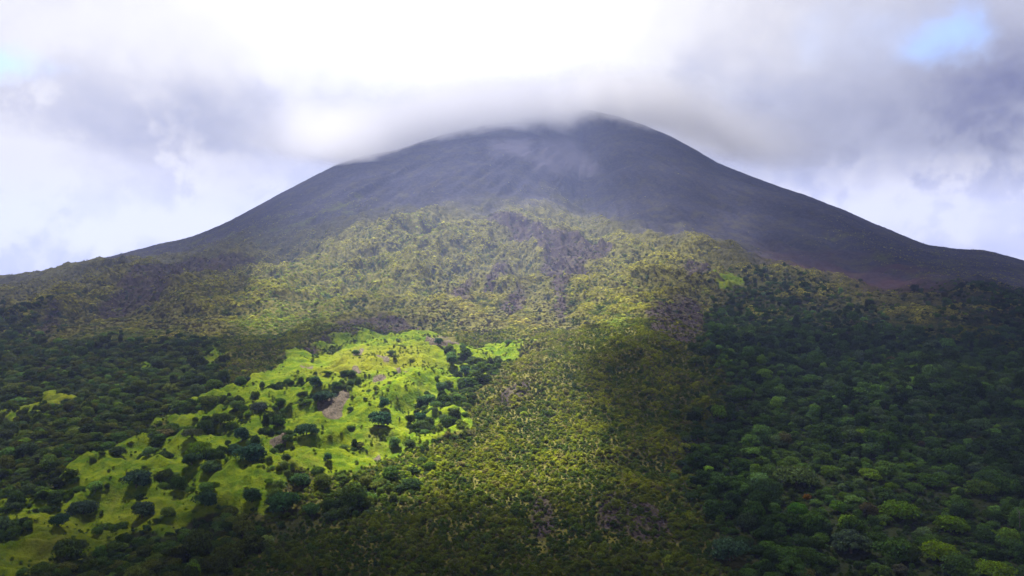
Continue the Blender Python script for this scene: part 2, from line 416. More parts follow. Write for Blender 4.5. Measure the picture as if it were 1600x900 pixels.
def crown_arrays(seed, nl, per, leaf, spread=.62, flat=.62, top=.62, lobe=(.24, .40), upb=1.3, base_z=.22):
    r = np.random.default_rng(seed)
    Ps, Ns = [], []
    cs = []
    for k in range(nl):
        for _ in range(30):
            a = r.uniform(0, 2 * np.pi); q = spread * math.sqrt(r.uniform(0, 1))
            hgt_ = r.uniform(0, 1) ** .75                      # 0 skirt .. 1 top
            q = spread * (1.0 if hgt_ < .55 else math.sqrt(max(1 - ((hgt_ - .55) / .5) ** 2, 0))) * r.uniform(.55, 1)
            c = np.array([q * math.cos(a), q * math.sin(a), base_z + (top + .10 - .1) * hgt_])
            if all(np.linalg.norm(c - o) > .19 for o in cs): break
        cs.append(c)
        R = r.uniform(*lobe) * (1.0 if k % 3 else 1.15)
        n = r.normal(0, 1, (per, 3)); n[:, 2] = np.where(n[:, 2] < -.5, -n[:, 2], n[:, 2]); n /= np.linalg.norm(n, axis=1, keepdims=True)
        rr = R * r.uniform(.72, 1.08, (per, 1))
        Ps.append(c + n * rr * np.array([1, 1, flat])); Ns.append(n * np.array([1, 1, 1.0]) + np.array([0, 0, upb - 1.0]))
    P = np.concatenate(Ps); N = np.concatenate(Ns)
    return leaf_quads(P, N, leaf, .45, r)

def tube(p0, p1, r0, r1, k=6):
    p0 = np.array(p0, float); p1 = np.array(p1, float); d = p1 - p0; d /= np.linalg.norm(d) + 1e-9
    t = np.cross(d, [0.3, 1, 0.1]); t /= np.linalg.norm(t); b_ = np.cross(d, t)
    a = np.arange(k) * 2 * np.pi / k
    ring = np.cos(a)[:, None] * t + np.sin(a)[:, None] * b_
    V = np.concatenate([p0 + ring * r0, p1 + ring * r1])
    Fq = np.array([[i, (i + 1) % k, k + (i + 1) % k, k + i] for i in range(k)]).ravel()
    return V, Fq

def cat(parts):
    V, Fq, off = [], [], 0
    for v, f in parts:
        V.append(v); Fq.append(f + off); off += len(v)
    return np.concatenate(V), np.concatenate(Fq)

def trunk_arrays(seed, h=.62, limbs=6, thick=.045, reach=.5, lift=.35):
    r = np.random.default_rng(seed)
    bend = r.uniform(-.05, .05, 2)
    mid = (bend[0], bend[1], h * .5); topp = (bend[0] * 2, bend[1] * 2, h)
    P = [tube((0, 0, -.25), (0, 0, .02), thick * 1.5, thick * 1.25), tube((0, 0, .02), mid, thick * 1.2, thick * .95), tube(mid, topp, thick * .95, thick * .55)]
    for k in range(limbs):
        a = 2 * np.pi * (k + r.uniform(-.3, .3)) / limbs; z0 = h * r.uniform(.5, .95)
        e = (reach * math.cos(a) * r.uniform(.7, 1), reach * math.sin(a) * r.uniform(.7, 1), z0 + lift * r.uniform(.5, 1))
        P.append(tube((bend[0], bend[1], z0), e, thick * .5, thick * .15, 5))
    return cat(P)

TREE_KINDS = [   # normalised: crown radius ~1, built once, copied
    dict(nl=20, per=110, leaf=.060), dict(nl=26, per=85, leaf=.058, flat=.6, top=.58), dict(nl=15, per=150, leaf=.066, lobe=(.3, .46)),
    dict(nl=28, per=80, leaf=.055, spread=.72, flat=.55, top=.46), dict(nl=20, per=110, leaf=.060, spread=.52, top=.85, flat=.8), dict(nl=22, per=100, leaf=.06, lobe=(.2, .34))]
TREES = []
for i, k in enumerate(TREE_KINDS):
    cv, cf = crown_arrays(100 + i, **k); tv, tf = trunk_arrays(200 + i)
    crown = build_mesh('crown', cv, cf, 4, False); crown.materials.append(LEAF)
    trunk = build_mesh('trunk', tv, tf, 4, True); trunk.materials.append(BARK)
    V, Fq = cat([(cv, cf), (tv, tf)])
    both = build_mesh('tree', V, Fq, 4, False); both.materials.append(LEAF); both.materials.append(BARK)
    mi = np.zeros(len(Fq) // 4, np.int32); mi[len(cf) // 4:] = 1; both.polygons.foreach_set('material_index', mi)
    TREES.append((crown, trunk, both))

def shrub_arrays(seed, nst, leaves, leaf, up, hgt):
    """several leafy stems fanning from the root"""
    r = np.random.default_rng(seed)
    P, N = [], []
    parts = []
    for s in range(nst):
        a = r.uniform(0, 2 * np.pi); q = r.uniform(.1, .75); h = hgt * r.uniform(.65, 1.1) * (1 - .35 * q)
        tip = np.array([q * math.cos(a), q * math.sin(a), h])
        t = r.uniform(.3, 1, (leaves, 1))
        pts = tip * np.concatenate([t ** .8, t ** .8, t], 1) + r.normal(0, .085, (leaves, 3))
        P.append(pts); N.append(np.stack([pts[:, 0] * .9, pts[:, 1] * .9, np.full(leaves, up)], 1) + r.normal(0, .3, (leaves, 3)))
        if s % 2 == 0: parts.append(tube((0, 0, -.25), tip * .8, .025, .01, 3))
    V, Fq = leaf_quads(np.concatenate(P), np.concatenate(N), leaf, .35, r)
    return (V, Fq), cat(parts)

SHRUBS = []
for i in range(5):
    if i < 5:
        kw = [dict(nl=6, per=60, leaf=.11, lobe=(.36, .5), flat=.75), dict(nl=9, per=48, leaf=.10, lobe=(.26, .42)), dict(nl=7, per=56, leaf=.11, lobe=(.32, .48)), dict(nl=12, per=36, leaf=.095, lobe=(.2, .36), top=.8), dict(nl=8, per=50, leaf=.10, spread=.5, top=.95, flat=.9)][i]
        lv = crown_arrays(300 + i, base_z=.1, upb=1.4, **kw)
        st = cat([tube((0, 0, -.25), (.35 * math.cos(a), .35 * math.sin(a), .5), .03, .012, 4) for a in (0, 1.3, 2.6, 3.9, 5.1)])
    else:
        lv, st = shrub_arrays(300 + i, nst=12, leaves=26, leaf=.085, up=.9, hgt=1.5)
    V, Fq = cat([lv, st])
    me = build_mesh('shrub', V, Fq, 4, False); me.materials.append(LEAF2); me.materials.append(BARK)
    mi = np.zeros(len(Fq) // 4, np.int32); mi[len(lv[1]) // 4:] = 1; me.polygons.foreach_set('material_index', mi)
    fol = build_mesh('foliage', lv[0], lv[1], 4, False); fol.materials.append(LEAF2)
    stm = build_mesh('stems', st[0], st[1], 4, False); stm.materials.append(BARK)
    SHRUBS.append((fol, stm, me))
SCRUB = []
for i in range(6):
    lv = crown_arrays(400 + i, nl=4 + i % 3, per=24, leaf=.17, spread=.6, top=.42, lobe=(.3, .48), upb=2.6, base_z=.05)
    me = build_mesh('scrub', lv[0], lv[1], 4, False); me.materials.append(LEAF2)
    SCRUB.append(me)

# --------------------------------------------------------------- planting ---
def scatter(d0, d1, spacing_fn, az=41.5):
    """jittered points over the ground between distances d0..d1, spacing a function of distance"""
    out = []
    y = d0
    while y < d1:
        s = spacing_fn(y)
        w = math.tan(math.radians(az)) * y + 20
        n = int(2 * w / s)
        xs = -w + (np.arange(n) + rng.uniform(0, 1, n)) * s
        out.append(np.stack([xs, y + rng.uniform(-.6, .6, n) * s], 1))
        y += s * .92
    return np.concatenate(out)

def info(p):
    z = base(p[:, 0], p[:, 1]); px, py = proj(p[:, 0], p[:, 1], z)
    px2 = px + 26 * fbm(p[:, 0], p[:, 1], 130, 5, 71, .6); py2 = py + 14 * fbm(p[:, 0], p[:, 1], 130, 5, 72, .6)
    g = lambda M_: sample(M_, px2, py2)
    return px, py, dict(rock=g(ROCK) * sstep(900, 1500, p[:, 1]), grass=grass_at(p[:, 0], p[:, 1], px, py), lava=sample(LAVA, px + .45 * (px2 - px), py + .45 * (py2 - py)), fr=g(FOREST_R), fl=g(FOREST_L), gully=sample(GULLY, px, py), heath=g(HEATH), lush=g(LUSH), tall=g(TALL), purple=g(PURPLE), rockg=g(ROCKG), bare=sample(BARE, px, py))

def mixc(a, b_, t):
    t = np.asarray(t)[:, None]; return np.asarray(a) * (1 - t) + np.asarray(b_) * t

DEEP = np.array([.030, .054, .018]); OLIVE = np.array([.090, .100, .016]); MIDG = np.array([.060, .115, .020]); LIME = np.array([.22, .32, .012])
YEL = np.array([.30, .29, .038]); BRN = np.array([.22, .15, .075]); GREY = np.array([.075, .065, .060]); MOSS = np.array([.14, .20, .025])

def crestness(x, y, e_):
    """above or below its surroundings: spurs get yellow scrub, gullies dark green, painting relief shading into the colour"""
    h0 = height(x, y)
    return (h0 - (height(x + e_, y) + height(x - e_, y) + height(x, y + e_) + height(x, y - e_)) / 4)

# trees
P = scatter(255, 1750, lambda d: 5.1 if d < 800 else 6.2)
px, py, R_ = info(P)
clump = fbm(P[:, 0], P[:, 1] * 1.3, 52, 4, 83, .6)
cl2 = fbm(P[:, 0], P[:, 1], 120, 2, 84)
u = rng.uniform(0, 1, len(P))
p_tree = np.clip(R_['fr'] * .86 + R_['fl'] * .95 + R_['gully'] * .8, 0, 1)
p_tree = np.where((R_['grass'] > .4), np.maximum(R_['gully'] * .8, np.clip((clump - .17 + .12 * sstep(640, 760, py)) * 3.5, 0, .95) * (px < 560) * (py > 600)), p_tree)
p_tree = np.where((R_['grass'] < .4) & (R_['fr'] < .3) & (R_['fl'] < .3) & (R_['tall'] > .4), .22, p_tree)
p_tree = np.where(R_['bare'] > .3, 0, p_tree)
p_tree *= (1 - R_['lava']) * (1 - sstep(.3, .7, R_['rock'] * (1 - .0)))
keep = (u < p_tree)
P, px, py = P[keep], px[keep], py[keep]; R_ = {k: v[keep] for k, v in R_.items()}; cl2 = cl2[keep]
n = len(P)
rad_ = np.where(R_['fr'] > .4, rng.lognormal(math.log(3.3), .42, n), rng.lognormal(math.log(3.3), .36, n))
rad_ = np.where((P[:, 1] > 900), rad_ * .85, rad_)
rad_ = np.clip(rad_, 1.8, 9.0)
u1, u2 = rng.uniform(0, 1, n), rng.uniform(0, 1, n)
tint = mixc(DEEP, MIDG, np.clip(u1 * 1.1 + cl2 * .5, 0, 1))
olive = np.clip(R_['fl'] * .7 + (R_['fr'] < .4) * .3 + cl2 * .4, 0, 1) * u2
tint = mixc(tint, OLIVE, olive)
tint = mixc(tint, np.array([.060, .085, .040]), (rng.uniform(0, 1, n) < .10) * .6)
tint = mixc(tint, np.array([.12, .20, .012]), (rng.uniform(0, 1, n) < .035) * .7)
tint = mixc(tint, np.array([.11, .075, .035]), (rng.uniform(0, 1, n) < .004) * .6)
tint *= rng.lognormal(0, .34, (n, 1))
trees = dict(p=P, r=rad_, t=tint, hs=rng.lognormal(.08, .24, n), px=px, py=py, fr=R_['fr'], grass=R_['grass'])

# trees placed one by one where the photo shows a distinct one: (px, py of the crown, diameter px, kind of crown, tint, label)
NAMED = [
    (685,532,17,4,(.020,.050,.022),'lone round dark green tree beside the bare brown patch atop the grass mound'),
    (556,549,16,0,(.035,.065,.020),'small round tree on the upper rim of the grass mound, below the dark lava band'),
    (612,549,17,0,(.050,.075,.025),'low olive tree right of the smaller bare streak on the grass mound'),
    (706,557,22,2,(.035,.065,.022),'rounded tree just below the large bare brown patch'),
    (723,540,13,0,(.040,.070,.020),'little tree at the right edge of the large bare brown patch'),
    (795,533,15,0,(.045,.080,.020),'small tree beside the far right tip of the lime grass'),
    (493,597,28,4,(.018,.040,.020),'upper tree of the dark pair on the middle of the grass slope'),
    (506,617,32,2,(.022,.042,.024),'lower tree of the dark pair on the middle of the grass slope'),
    (600,627,26,4,(.020,.048,.018),'tall dark tree rising behind the biggest dark tree of the grass mound'),
    (592,650,44,2,(.017,.040,.020),'biggest dark green tree at the foot of the bright grass mound'),
    (479,664,40,3,(.020,.042,.020),'wide dark tree left of the purplish bare patch'),
    (404,630,34,3,(.026,.036,.026),'flat greyish dark tree on the dim upper left grass'),
    (378,676,34,4,(.018,.040,.022),'upper tree of the big dark clump in the dim grass'),
    (392,700,50,2,(.018,.042,.024),'largest bluish dark tree of the big clump in the dim grass'),
    (366,697,30,0,(.022,.044,.020),'left tree of the big dark clump in the dim grass'),
    (300,672,30,3,(.036,.045,.022),'spreading olive tree near the left forest edge on the grass'),
    (213,745,46,2,(.020,.038,.022),'dark rounded tree alone on the yellowish lower grass'),
    (184,702,30,0,(.026,.040,.018),'dark tree standing out from the left forest corner'),
    (300,716,32,2,(.022,.042,.018),'round tree above the winding strip of dim grass'),
    (328,724,34,0,(.035,.060,.018),'leafy tree with lighter top next to the winding grass strip'),
    (130,785,46,3,(.020,.034,.020),'low wide dark tree on the dim yellow lower left grass'),
    (92,810,34,0,(.020,.046,.022),'dark green tree at the lower left grass margin'),
    (222,795,42,2,(.020,.034,.018),'wide dark tree in the lower grass fringe'),
    (320,774,42,2,(.022,.044,.018),'rounded dark tree left of the bright lime grass tongue'),
    (394,772,34,4,(.024,.048,.018),'squarish dark tree inside the fork of the lime grass tongues'),
    (447,776,56,2,(.026,.058,.016),'large leafy tree right of the forked lime grass tongue'),
    (470,745,40,0,(.030,.060,.018),'leafy tree above the big one by the forked grass tongue'),
    (487,790,36,0,(.035,.070,.016),'green tree in the thicket below the bright grass tongue'),
    (512,713,20,4,(.018,.045,.018),'small dark tree between bright grass tongue and scrub'),
    (656,648,26,0,(.018,.045,.022),'dark tree where the gully opens below the grass mound'),
    (668,620,26,2,(.035,.070,.022),'first green tree going up the gully from its mouth'),
    (690,600,24,0,(.035,.065,.022),'middle green tree of the gully beside the grass mound'),
    (727,577,20,4,(.022,.050,.022),'dark tree high in the gully of the grass mound'),
    (640,690,26,0,(.060,.095,.020),'pale green tree above the small bright grass pillow'),
    (616,690,24,4,(.040,.075,.018),'upright tree left of the small bright grass pillow'),
    (1467,850,62,3,(.135,.210,.008),'bright yellow-green broad crown, largest lime tree in the dark forest'),
    (1554,880,56,3,(.125,.200,.010),'flat lime-topped crown, lowest lime tree of the dark forest'),
    (1406,786,58,3,(.085,.150,.012),'umbrella-shaped green crown above dark hollow in the forest'),
    (1486,812,50,1,(.100,.170,.010),'bright green domed crown between two lime trees in the forest'),
    (1358,737,34,2,(.120,.190,.012),'small lime crown high in the dark right forest'),
    (1297,731,36,1,(.090,.150,.018),'light green crown at the end of a pale green thicket'),
    (1308,787,34,2,(.070,.140,.014),'rich green rounded crown in the gap between grey-green trees'),
    (1247,789,38,1,(.060,.150,.014),'vivid green crown next to the rusty orange tree'),
    (1261,774,20,5,(.150,.075,.010),'rusty orange tree, the only one in the dark forest'),
    (1394,758,26,2,(.090,.150,.012),'little lime crown behind the umbrella-shaped one'),
    (1457,742,44,3,(.060,.115,.014),'wide mid-green crown in the upper dark forest'),
    (1533,752,50,3,(.075,.125,.016),'broad dull lime crown near the forest margin'),
    (1244,732,62,3,(.070,.105,.028),'pale green leafy thicket tree on the forest rise'),
    (1330,835,70,5,(.034,.052,.026),'large grey-green crown in front of the dark forest hollow'),
    (1140,850,64,2,(.030,.055,.028),'bluish grey-green rounded tree at the forest border with the scrub'),
    (1408,884,34,5,(.085,.090,.055),'crown flecked with whitish blossoms at the forest front'),
    (1530,655,36,3,(.045,.075,.030),'grey-green wide crown midway up the right forest'),
    (1272,633,20,3,(.120,.200,.014),'small lime crown alone midway up the right forest'),
    (1160,610,34,1,(.085,.150,.018),'sunlit green tree on the upper forest edge'),
]
NR = len(NAMED)
nm = np.array([(a[0], a[1], a[2]) for a in NAMED], float)
_gd = ground_at(nm[:, 0], nm[:, 1] + nm[:, 2] * .42, height, 1500)
nr_ = nm[:, 2] / F * _gd[:, 1] / 2

# keep the random trees out of the named ones, and the ranking by size in the picture
q = trees['p']; ok = np.ones(len(q), bool)
for (gx_, gy_), r_ in zip(_gd, nr_):
    ok &= np.hypot(q[:, 0] - gx_, q[:, 1] - gy_) > (r_ * 1.15 + trees['r'] * .45)
    # nothing tall right in front of a named tree
    ok &= ~((np.abs(q[:, 0] / q[:, 1] - gx_ / gy_) < (r_ * .8) / gy_) & (q[:, 1] < gy_) & (q[:, 1] > gy_ - r_ * 4.2))
trees = {k: v[ok] for k, v in trees.items()}
z_all = height(trees['p'][:, 0], trees['p'][:, 1])
sizepx = trees['r'] / trees['p'][:, 1]
inframe = (trees['px'] > 5) & (trees['px'] < 1595) & (450 - F * (z_all + trees['r']) / trees['p'][:, 1] < 905)
score = np.where(inframe, sizepx, 0)
order = np.argsort(-score)
N_OBJ = 300 - NR
top_idx = order[:N_OBJ]; rest = order[N_OBJ:]

GROUPS = {
    'lime': ('lime-topped trees of the dark forest', 'pale lime-green crown among dark crowns in the shaded forest'),
    'deep': ('dark green forest trees', 'dark green domed crown packed in the shaded rainforest canopy'),
    'grey': ('grey-green forest trees', 'grey-green rounded crown packed in the shaded rainforest canopy'),
    'olive': ('olive trees of the forest border', 'olive-green crown in the shaded woods beside the scrub'),
    'brown': ('brownish forest trees', 'brownish thin crown among green crowns of the shaded forest'),
    'grass': ('trees dotted over the grass slope', 'dark bushy tree in a loose clump on the dim grass slope'),
}
def classify(t, grass):
    r, g, b_ = t
    if grass > .4: return 'grass'
    if g > .09: return 'lime'
    if r > g: return 'brown'
    if b_ > .6 * g: return 'grey'
    if r > .75 * g: return 'olive'
    return 'deep'

def place_tree(x, y, r, kind, tint_, hs, label, group, name='broadleaf_tree', rot=None):
    crown, trunk, _b = TREES[kind]
    z = float(height(np.array([x]), np.array([y]))[0])
    e = bpy.data.objects.new(name, None); C.objects.link(e)
    e.location = (x, y, z - .2); s = r
    e.rotation_euler = (0, 0, random.uniform(0, 6.28) if rot is None else rot); e.scale = (s * random.uniform(.85, 1.25), s * random.uniform(.85, 1.15), s * hs)
    e['label'] = label; e['category'] = 'tree'
    if group: e['group'] = group
    for nm_, me_ in (('crown', crown), ('trunk', trunk)):
        c = bpy.data.objects.new(nm_, me_); C.objects.link(c); c.parent = e
        c['tint'] = [float(v) for v in tint_]
    return e

for (a, g, r_) in zip(NAMED, _gd, nr_):
    place_tree(g[0], g[1], r_ * 1.02, a[3], [c_ * (1.7 if max(a[4]) < .09 else .9) for c_ in a[4]], 1.0, a[5], 'distinct trees' if False else None)
for i in top_idx:
    t = trees['t'][i]; k = classify(t, trees['grass'][i]); grp, lab = GROUPS[k]
    place_tree(trees['p'][i, 0], trees['p'][i, 1], trees['r'][i], random.randrange(6), t, trees['hs'][i], lab, grp)

# one bare pale dead tree in the forest
def dead_tree():
    g = ground_at([1593], [838], height, 1500)[0]
    r = np.random.default_rng(5)
    P_ = [tube((0, 0, -1), (.2, 0, 5), .28, .22), tube((.2, 0, 5), (0, .2, 10.5), .22, .12)]
    B_ = []
    for k in range(9):
        a = r.uniform(0, 6.28); z0 = r.uniform(4.5, 10)
        e = (2.2 * math.cos(a) * r.uniform(.5, 1), 2.2 * math.sin(a) * r.uniform(.5, 1), z0 + r.uniform(1, 2.6))
        B_.append(tube((.1, .1, z0), e, .10, .03, 5)); B_.append(tube(((e[0]) * .6, e[1] * .6, z0 + (e[2] - z0) * .6), (e[0] * 1.1, e[1] * .5, e[2] + .6), .05, .02, 4))
    e = bpy.data.objects.new('dead_tree', None); C.objects.link(e)
    e.location = (g[0], g[1], float(height(g[:1], g[1:2])[0]) + 2.0)
    e['label'] = 'bare pale trunk of a dead tree at the forest margin'; e['category'] = 'tree'
    for nm_, pr in (('trunk', P_), ('branches', B_)):
        v, f = cat(pr); link(nm_, build_mesh(nm_, v, f, 4), PALEBARK, e)
dead_tree()

# the rest of the forest: one object, copies set by geometry nodes
def proto_collection(name, meshes):
    col = bpy.data.collections.new(name)
    for i, me_ in enumerate(meshes):
        o = bpy.data.objects.new('%s_source_%02d' % (name, i), me_); col.objects.link(o)
    return col
def mass(name, label, pts, scl, rot, idx, tint_, col):
    me_ = bpy.data.meshes.new(name)
    me_.vertices.add(len(pts)); me_.vertices.foreach_set('co', pts.astype(np.float32).ravel())
    for k, t, v in (('scl', 'FLOAT_VECTOR', scl), ('rot', 'FLOAT_VECTOR', rot), ('tint', 'FLOAT_VECTOR', tint_)):
        a = me_.attributes.new(k, t, 'POINT'); a.data.foreach_set('vector', v.astype(np.float32).ravel())
    a = me_.attributes.new('idx', 'INT', 'POINT'); a.data.foreach_set('value', idx.astype(np.int32))
    o = link(name, me_, None, kind='stuff', label=label)
    ng = bpy.data.node_groups.new(name + '_planting', 'GeometryNodeTree')
    ng.interface.new_socket('Geometry', in_out='INPUT', socket_type='NodeSocketGeometry')
    ng.interface.new_socket('Geometry', in_out='OUTPUT', socket_type='NodeSocketGeometry')
    N_ = ng.nodes; gi = N_.new('NodeGroupInput'); go = N_.new('NodeGroupOutput')
    ci = N_.new('GeometryNodeCollectionInfo'); ci.inputs[0].default_value = col; ci.inputs['Separate Children'].default_value = True; ci.inputs['Reset Children'].default_value = True
    ip = N_.new('GeometryNodeInstanceOnPoints'); ip.inputs['Pick Instance'].default_value = True
    def na(nm_, dt):
        q_ = N_.new('GeometryNodeInputNamedAttribute'); q_.data_type = dt; q_.inputs[0].default_value = nm_; return q_.outputs[0]
    L = ng.links
    L.new(gi.outputs[0], ip.inputs['Points']); L.new(ci.outputs[0], ip.inputs['Instance'])
    L.new(na('idx', 'INT'), ip.inputs['Instance Index']); L.new(na('scl', 'FLOAT_VECTOR'), ip.inputs['Scale'])
    er = N_.new('FunctionNodeEulerToRotation'); L.new(na('rot', 'FLOAT_VECTOR'), er.inputs[0]); L.new(er.outputs[0], ip.inputs['Rotation'])
    L.new(ip.outputs[0], go.inputs[0])
    md = o.modifiers.new('planting', 'NODES'); md.node_group = ng
    return o

def plant(name, label, p, r, hs, tint_, meshes, sink=.2, tilt=.0, follow=False):
    n_ = len(p)
    z = height(p[:, 0], p[:, 1]) - sink
    pts = np.stack([p[:, 0], p[:, 1], z], 1)
    rot = np.stack([rng.normal(0, tilt, n_), rng.normal(0, tilt, n_), rng.uniform(0, 6.28, n_)], 1)
    if follow:      # low growth leans with the slope it grows on
        e_ = 2.5
        gx_ = (height(p[:, 0] + e_, p[:, 1]) - height(p[:, 0] - e_, p[:, 1])) / (2 * e_); gy_ = (height(p[:, 0], p[:, 1] + e_) - height(p[:, 0], p[:, 1] - e_)) / (2 * e_)
        rot = np.stack([np.arctan(gy_) + rng.normal(0, .08, n_), -np.arctan(gx_) + rng.normal(0, .08, n_), np.zeros(n_)], 1)
    mass(name, label, pts, np.stack([r * rng.uniform(.8, 1.3, n_), r * rng.uniform(.8, 1.2, n_), r * hs], 1), rot, rng.integers(0, len(meshes), n_), tint_, proto_collection(name, meshes))
    import sys; sys.stderr.write('%s %d\n' % (name, n_))
T = trees
plant('forest_canopy', 'dense rainforest canopy over the lower slopes', T['p'][rest], T['r'][rest], T['hs'][rest], T['t'][rest], [t[2] for t in TREES], .2, .10)

# shrubs: the near thicket of yellow-green bushes
P = scatter(255, 900, lambda d: 1.6 + d * .0014)
px, py, R_ = info(P)
cl = fbm(P[:, 0], P[:, 1], 30, 3, 85); cl3 = fbm(P[:, 0], P[:, 1], 7, 2, 86)
clump2 = fbm(P[:, 0], P[:, 1] * 1.3, 52, 4, 83, .6)
forestish = np.clip(R_['fr'] + R_['fl'] + R_['gully'], 0, 1)
pr = np.clip(1 - forestish * .55, 0, 1) * (1 - R_['lava'] * .55)
pr = np.where(R_['grass'] > .4, np.clip((clump2 - .05) * 1.6, 0, .5) + .07 + .25 * (R_['grass'] < .65), pr) * (R_['bare'] < .3)
keep = rng.uniform(0, 1, len(P)) < pr
P, px, py, cl, cl3 = P[keep], px[keep], py[keep], cl[keep], cl3[keep]; R_ = {k: v[keep] for k, v in R_.items()}
ok = np.ones(len(P), bool)
for (gx_, gy_), r_ in zip(_gd, nr_): ok &= np.hypot(P[:, 0] - gx_, P[:, 1] - gy_) > r_ * .8
P, px, py, cl, cl3 = P[ok], px[ok], py[ok], cl[ok], cl3[ok]; R_ = {k: v[ok] for k, v in R_.items()}
n = len(P)
r_s = np.clip(rng.lognormal(math.log(1.25), .38, n), .6, 3.6) * (1 + .25 * cl)
small = (R_['grass'] > .65) & (rng.uniform(0, 1, n) < .75)
r_s = np.where(small, r_s * .5, r_s)
t_s = mixc(np.array([.085, .130, .014]), np.array([.215, .235, .018]), np.clip(.5 + cl * 1.2 + rng.normal(0, .15, n), 0, 1))
t_s = mixc(t_s, LIME, np.clip(R_['tall'] * .8 * rng.uniform(.3, 1, n), 0, 1))
t_s = mixc(t_s, np.array([.20, .15, .085]), (rng.uniform(0, 1, n) < .04 + .30 * (cl3 > .25) * (cl > .0) + .6 * R_['heath']) * .6)
t_s = mixc(t_s, np.array([.045, .085, .022]), (rng.uniform(0, 1, n) < .22 + .4 * (cl < -.2)) * .8)
t_s = mixc(t_s, np.array([.05, .035, .035]), np.clip(R_['lava'], 0, 1) * .6)
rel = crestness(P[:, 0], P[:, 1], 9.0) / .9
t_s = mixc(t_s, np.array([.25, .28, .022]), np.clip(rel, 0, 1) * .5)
t_s = mixc(t_s, np.array([.035, .065, .016]), np.clip(-rel, 0, 1) * .75)  # relief shading put into the tint: light crests, dark hollows
t_s = mixc(t_s, np.array([.040, .068, .014]), sstep(730, 850, py) * .65)  # nearest shrubs tinted darker, cloud shade put into their colour
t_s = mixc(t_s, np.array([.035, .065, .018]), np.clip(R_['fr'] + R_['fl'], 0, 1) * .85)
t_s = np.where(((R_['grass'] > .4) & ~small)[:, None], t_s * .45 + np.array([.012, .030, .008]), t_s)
t_s = np.where(small[:, None], np.array([.085, .14, .010]), t_s)
t_s *= rng.lognormal(0, .16, (n, 1))
zz = height(P[:, 0], P[:, 1])
inframe = (px > 5) & (px < 1595) & (450 - F * (zz + 1.0) / P[:, 1] < 900)
occl = forestish_near = np.clip(R_['fr'] + R_['fl'], 0, 1) > .3
order = np.argsort(-np.where(inframe & ~occl, r_s / P[:, 1], 0))
SG = {'y': ('yellow-green shrubs of the foreground thicket', 'yellow-green bushy shrub in the shaded thicket between the two forests'),
      'd': ('dark green shrubs of the foreground thicket', 'dark green shrub among yellow-green ones in the shaded thicket'),
      'b': ('brownish shrubs of the foreground thicket', 'dry brownish shrub among green ones in the shaded thicket')}
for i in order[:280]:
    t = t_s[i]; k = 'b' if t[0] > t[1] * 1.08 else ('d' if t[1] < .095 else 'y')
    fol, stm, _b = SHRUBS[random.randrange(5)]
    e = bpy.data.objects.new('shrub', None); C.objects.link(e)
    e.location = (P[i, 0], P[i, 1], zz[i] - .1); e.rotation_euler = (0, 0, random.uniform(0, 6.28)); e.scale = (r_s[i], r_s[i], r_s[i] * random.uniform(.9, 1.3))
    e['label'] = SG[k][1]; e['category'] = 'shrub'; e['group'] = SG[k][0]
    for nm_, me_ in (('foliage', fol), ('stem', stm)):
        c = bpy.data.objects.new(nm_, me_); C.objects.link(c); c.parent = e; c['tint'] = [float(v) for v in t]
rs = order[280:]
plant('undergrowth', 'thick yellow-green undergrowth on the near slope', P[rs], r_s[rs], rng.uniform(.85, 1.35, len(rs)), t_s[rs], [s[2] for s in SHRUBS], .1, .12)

# low scrub over the middle of the mountain
P = scatter(860, 3000, lambda d: 2.5 + (d - 860) * .0017)
px, py, R_ = info(P)
cl = fbm(P[:, 0], P[:, 1], 90, 4, 87); cl3 = fbm(P[:, 0], P[:, 1], 24, 3, 88)
pr = (1 - sstep(.15, .85, R_['rock'] + .35 * cl + .3 * cl3)) * (1 - .5 * sstep(.0, .5, R_['rock'])) * (1 - .35 * np.clip(R_['fr'] + R_['fl'], 0, 1)) * .9
pr = np.maximum(pr, .42 * R_['rockg'])
flow = ridged(P[:, 0] + 60 * fbm(P[:, 0], P[:, 1], 150, 2, 93), P[:, 1] * .45, 120, 4, 94, .6)
R_['lava'] = np.clip(R_['lava'] + .8 * sstep(.75, 1.3, flow) * (1 - R_['rock']), 0, 1)
pr *= (1 - .66 * R_['lava']) * (1 - sstep(2300, 3000, P[:, 1]))
pr = np.where(R_['grass'] > .4, .02, pr)
keep = (rng.uniform(0, 1, len(P)) < pr) & (px > -60) & (px < 1660)
P, px, py, cl, cl3 = P[keep], px[keep], py[keep], cl[keep], cl3[keep]; R_ = {k: v[keep] for k, v in R_.items()}
n = len(P)
r_c = np.clip(rng.lognormal(math.log(1.5), .40, n), .6, 4.2) * (1 + (P[:, 1] - 860) * .0002) * (1 - .35 * sstep(.1, .6, R_['rock']))
t_c = mixc(MOSS, YEL, np.clip(.45 + cl * 1.5 + rng.normal(0, .12, n), 0, 1))
t_c = mixc(t_c, np.array([.055, .095, .026]), np.clip((rng.uniform(0, 1, n) < .20 + .65 * (cl3 < -.15)) * .85, 0, 1))
t_c = mixc(t_c, BRN, np.clip(.08 + .7 * R_['heath'] + .5 * (cl3 > .3), 0, 1) * .6)
t_c = mixc(t_c, np.array([.075, .072, .048]), sstep(.05, .5, R_['rock']) * .75)
t_c = mixc(t_c, np.array([.030, .023, .024]), np.clip(R_['lava'] * 1.4, 0, 1) * .92 * (rng.uniform(0, 1, n) < .78))
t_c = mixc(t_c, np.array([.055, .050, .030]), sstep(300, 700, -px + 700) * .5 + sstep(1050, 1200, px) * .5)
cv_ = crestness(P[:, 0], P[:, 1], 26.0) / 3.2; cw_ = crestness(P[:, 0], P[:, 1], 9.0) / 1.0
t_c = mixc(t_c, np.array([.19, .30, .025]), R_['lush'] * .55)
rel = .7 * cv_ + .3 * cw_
t_c = mixc(t_c, np.array([.34, .32, .05]), np.clip(rel, 0, 1) * .75 * (1 - R_['lava']))
